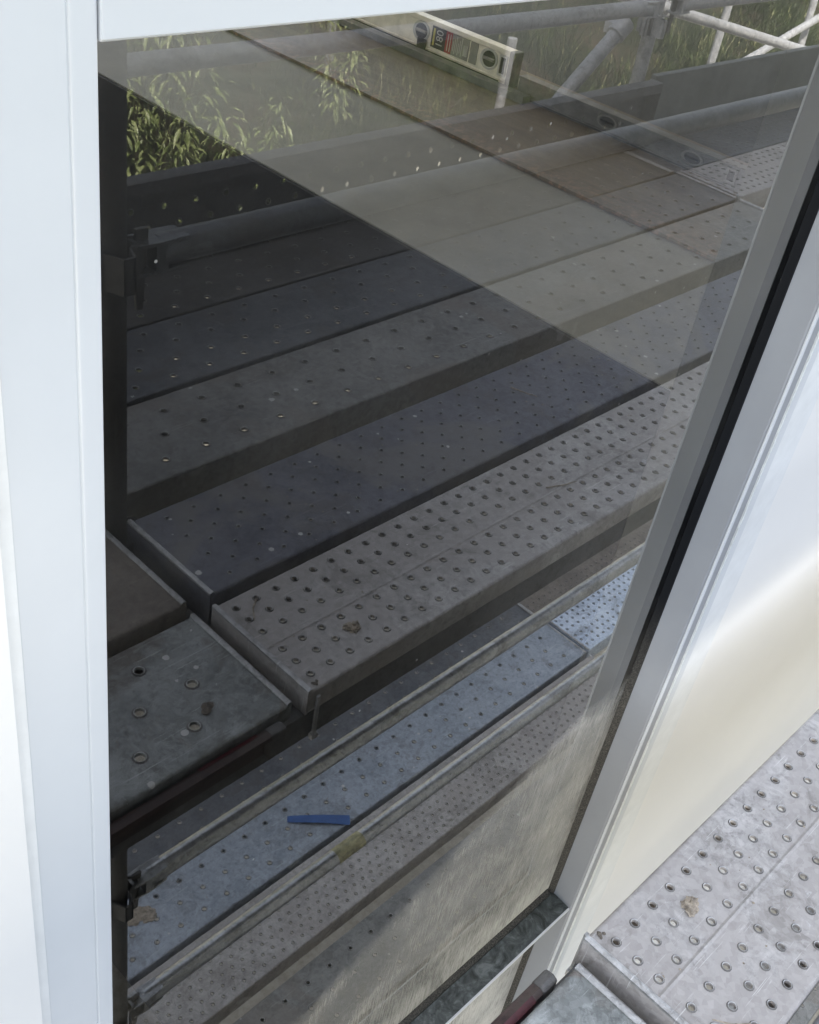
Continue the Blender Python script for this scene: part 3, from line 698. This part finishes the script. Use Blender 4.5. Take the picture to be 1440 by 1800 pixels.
standard(3.43, -1.565, ground_z(3.43, -1.565), 1.5, m_outer, 'pale scaffold post with clamps behind the joint of the toe boards', [.36, -.12, -1.0, -2.0], True)

def rail(x0, x1, y, z, m_, label, ends=(1, 1), yellow=False):
    e = empty('guard_rail', (x0, y, z), label, 'guard rail', 'horizontal scaffold rails')
    L = x1 - x0
    tb = MB(); tb.tube((.055, 0, 0), (L - .055, 0, 0), R_T, 28); obj('tube', tb.mesh('tube', m_, True), e)
    for k, s_ in ((0, 1), (1, -1)):
        if not ends[k]: continue
        c = MB(); o_ = 0 if k == 0 else L
        X = lambda v_: o_ + s_ * v_
        for zz, th in ((.020, .006), (-.024, .006)):                  # the two jaw plates hooking the bracket
            prof = [(X(.100), -.020), (X(.050), -.023), (X(.012), -.019), (X(.012), .019), (X(.050), .023), (X(.100), .020)]
            if s_ < 0: prof = prof[::-1]
            c.prism(prof, 'z', zz - th / 2, zz + th / 2)
        c.box(*sorted((X(.040), X(.062))), -.0225, .0225, -.024, .020)
        obj('jaw', c.mesh('jaw', m_), e, bevel=.001)
        w_ = MB(); w_.prism([(X(.020), -.088), (X(.031), -.088), (X(.040), .040), (X(.018), .040)], 'y', -.004, .004); obj('wedge', w_.mesh('wedge', m_post), e, bevel=.001)
    if yellow:
        yb_ = MB(); yb_.tube((1.562 - x0, 0, 0), (1.668 - x0, 0, 0), R_T + .0006, 28, caps=False); obj('yellow_band', yb_.mesh('yellow_band', m_yel, True), e)
    return e
rail(PX + .025, 3.32, -.750, .452, m_tubed, 'guard rail above the upper deck, crossing in front of the perforated toe board')
rail(PX + .025, 3.32, -.750, -1.085, m_tube, 'upper of the two rails over the lower deck, with toothed end at the post')
rail(PX + .025, 3.32, -.750, -1.600, m_tube, 'lower rail with a yellow mark, over the lower deck', yellow=True)
rail(PX + .0, 3.40, -1.535, .430, m_outer, 'outer guard rail running to the braced pale post')
rail(3.46, 5.9, -1.535, .430, m_outer, 'short stretch of outer guard rail right of the pale post')

def pole(a, b, label, r=R_T, m_=None, grp='loose scaffold poles beyond the deck', plate=False, clamp=()):
    a, b = Vector(a), Vector(b); lo = a if a.z < b.z else b
    e = empty('scaffold_pole', lo, label, 'scaffold pole', grp)
    t_ = MB(); t_.tube(a - lo, b - lo, r, 22); obj('tube', t_.mesh('tube', m_ or m_outer, True), e)
    for k in clamp:
        c = MB(); q = (a - lo).lerp(b - lo, k); d = (b - a).normalized()
        c.tube(q - d * .03, q + d * .03, r + .009, 18); c.box(q.x - .03, q.x + .03, q.y - .045, q.y + .012, q.z - .018, q.z + .018)
        obj('clamp', c.mesh('clamp', m_outer, True), e, bevel=.002)
    if plate:
        c = MB(); c.box(-.075, .075, -.075, .075, -.008, .0); obj('base_plate', c.mesh('base_plate', m_outer), e, bevel=.002)
    return e
def along(p, q, k): return tuple(a + (b - a) * k for a, b in zip(p, q))
pole((2.55, -1.62, -.29), (3.36, -1.62, .36), 'diagonal brace climbing from the toe board to the pale post', clamp=(.97,))
pA, pB = (4.68, -2.2, .15), (6.16, -2.2, -.15)
pole(along(pA, pB, -.45), along(pA, pB, 1.5), 'worn pale pole sloping down behind the timber toe board', clamp=(.2,))
pole((6.57, -3.0, ground_z(6.57, -3.0)), (6.6, -3.0, .02), 'thin upright pole crossed by the worn sloping pole', plate=True)
pC, pD = (7.06, -3.0, -.5), (7.88, -3.0, -.3)
pole(along(pC, pD, -1.6), along(pC, pD, 2.2), 'diagonal pole rising to the top right corner of the glass')
pole((4.58, -3.0, ground_z(4.58, -3.0)), (4.58, -3.0, -.18), 'short upright pole beside the end of the pale spirit level', plate=True)
pole((5.29, -5.0, ground_z(5.29, -5.0)), (5.29, -5.0, .6), 'upright pole with base plate on the bank, below the top rail', r=.03, plate=True)
pole((7.75, -2.9, ground_z(7.75, -2.9)), (7.93, -3.1, -.1), 'upright pole near the right stile behind the timber toe board')

# toe boards
def toe_mesh():
    L = 3.40 - .55
    return L
L = 2.86
tm = board_mesh('toe_board', m_toe, L, .212, [(y, .0886, .07 + (.044 if i % 2 else 0), .0076, .0004) for i, y in enumerate((.066, .02, -.026, -.07))])
o = obj('toe_board', tm, None, (3.405 - L, -1.492, .108), (math.radians(90), 0, 0))
tag(o, 'perforated steel toe board standing on edge, daylight through its holes', 'toe board', 'toe boards along the outer deck edge')
f = MB(); f.box(0, 2.4, -.0125, .0125, 0, .222)
o = obj('toe_board', f.mesh('toe_board', m_toeb), None, (3.425, -1.50, .0), bevel=.003)
tag(o, 'plain dark timber toe board with a pale top edge at the right', 'toe board', 'toe boards along the outer deck edge')

# transoms and the beam below the inner boards
def beam(name, x0, x1, y0, y1, z0, z1, m_, label, cat):
    c = MB(); c.box(0, x1 - x0, 0, y1 - y0, 0, z1 - z0)
    o = obj(name, c.mesh(name, m_), None, (x0, y0, z0), bevel=.002); return tag(o, label, cat, 'beams carrying the decks')
beam('support_beam', -1.6, 3.3, -.276, -.254, -.104, -.048, m_toe, 'long dark beam under the inner edge of the upper deck', 'beam')
beam('transom', .808, .828, -1.53, -.280, -.112, -.055, m_post, 'dark cross beam below the board ends of the upper deck', 'beam')
# red strip beside the paint splashed board
rs = empty('edge_rail', (-.9, -.2490, -.034), 'dark red painted angle along the paint splashed board, with a grey end cap', 'edge rail')
c = MB(); c.prism([(.012, .000), (.010, .006), (0, .008), (-.0065, .004), (-.0065, -.045), (-.004, -.045), (-.003, -.004), (.006, -.002)], 'x', 0, 1.645); obj('angle', c.mesh('angle', m_red, True), rs)
c = MB(); c.prism([(0, .0082), (-.0068, .0042), (-.0068, -.036), (-.0078, -.036), (-.0078, .0048), (0, .0092)], 'x', 1.53, 1.63); obj('red_patch', c.mesh('red_patch', m_redp, True), rs)
c = MB(); c.prism([(.0125, .001), (.011, .0075), (0, .0095), (-.008, .006), (-.008, -.047), (.009, -.047)], 'x', 1.645, 1.672); obj('end_cap', c.mesh('end_cap', m_post), rs, bevel=.003)
# thin strap hanging from the end of the pale board
c = MB(); c.box(-.003, .003, -.002, .002, -.085, -.006); c.box(-.006, .006, -.004, .004, -.095, -.085)
o = obj('hanging_strap', c.mesh('hanging_strap', m_outer), None, (.836, -.246, -.005)); tag(o, 'thin metal strap hanging from the corner of the pale board', 'strap')

# ------------------------------------------------------------------ debris
def lump(name, x, y, z, r, m_, label, flat=.55, n=5, cat='debris', grp=None):
    import bmesh
    bm = bmesh.new()
    for k in range(n):
        q = bmesh.ops.create_icosphere(bm, subdivisions=3, radius=r * random.uniform(.35, .7))
        off = Vector((random.uniform(-r, r) * .7, random.uniform(-r, r) * .6, random.uniform(0, r * .3)))
        for v_ in q['verts']:
            h = math.sin(v_.co.x * 700 + k) * math.sin(v_.co.y * 650) * math.cos(v_.co.z * 800 + k)
            v_.co *= 1 + .35 * h + random.uniform(-.14, .14); v_.co += off; v_.co.z = max(0, v_.co.z * flat)
    me = D.meshes.new(name); bm.to_mesh(me); bm.free(); me.materials.append(m_)
    o = obj(name, me, None, (x, y, z)); return tag(o, label, cat, grp)
lump('plaster_lump', .963, -.316, .0005, .0125, m_debris, 'crumpled pale lump of plaster between the white lit holes of the near board', .9, 7, grp=None)
lump('mortar_crumb', .842, -.262, .0005, .006, m_lumpd, 'tiny flat crumb beside the weld ridge of the pale board', .3, 3)
lump('mortar_crumb', .70, -.330, -.0175, .012, m_lumpd, 'small dark crumb on the paint splashed board', .35, 4)
lump('sand_pile', 1.176, -1.160, ZL + .0005, .038, m_debris, 'thin scatter of sandy dirt on the blue grey lower board', .12, 9)
gm_ = MB()
for k in range(420):
    up = random.random() < .7
    yy = -random.uniform(.255, 1.2) if up else -random.uniform(.48, 1.22); zz = .0004 if up else ZL + .0006
    if up and (.475 < -yy < .50 or .717 < -yy < .785 or 1.004 < -yy < 1.024): continue
    if not up and (.705 < -yy < .76 or .983 < -yy < 1.005): continue
    xx = random.uniform(.85, 2.9); r = random.uniform(.0008, .0024)
    p_ = [(xx + r * random.uniform(.6, 1.3) * math.cos(a_), yy + r * random.uniform(.6, 1.3) * math.sin(a_), zz) for a_ in (0, 1.2, 2.5, 3.8, 5.1)]
    tp = (xx, yy, zz + r * .8)
    for q in range(5): gm_.face([p_[q], p_[(q + 1) % 5], tp])
o = obj('grit', gm_.mesh('grit', m_debris)); tag(o, 'scattered grit and sandy specks on the boards', 'grit', kind='stuff')
# twigs
for (x, y, z, a, l, lab) in ((.868, -.43, .002, 2.3, .045, 'pale splinter near the end of the pale board'), (1.55, -.36, .002, .3, .07, 'thin dark twig lying across the middle of the pale board'), (1.75, -.62, .002, 1.2, .06, 'short twig on the dark pinholed board')):
    c = MB(); c.tube((-l / 2, 0, 0), (0, .004, .0015), .0018, 7, .0014); c.tube((0, .004, .0015), (l / 2, 0, 0), .0014, 7, .0008)
    o = obj('splinter', c.mesh('splinter', m_debris, True), None, (x, y, z + .001), (0, 0, a)); tag(o, lab, 'splinter', 'splinters on the boards')
# blue strip, lightly curved
c = MB(); n = 14
A_, B_ = Vector((1.765, -1.146, 0)), Vector((1.93, -1.008, 0)); dr_ = (B_ - A_).normalized(); pr_ = Vector((-dr_.y, dr_.x, 0))
for k in range(n):
    a0, a1 = k / n, (k + 1) / n
    p0, p1 = A_.lerp(B_, a0), A_.lerp(B_, a1); z0, z1 = .002 + .005 * math.sin(a0 * 3.1), .002 + .005 * math.sin(a1 * 3.1)
    w0, w1 = (.013 + .007 * a0), (.013 + .007 * a1)
    for zz in (0, .001):
        c.face([p0 - pr_ * w0 + Vector((0, 0, z0 + zz)), p1 - pr_ * w1 + Vector((0, 0, z1 + zz)), p1 + pr_ * w1 + Vector((0, 0, z1 + zz)), p0 + pr_ * w0 + Vector((0, 0, z0 + zz))])
o = obj('plastic_strip', c.mesh('plastic_strip', m_tape), None, (0, 0, ZL)); tag(o, 'bright blue plastic strip lying on the lower deck board', 'strip')
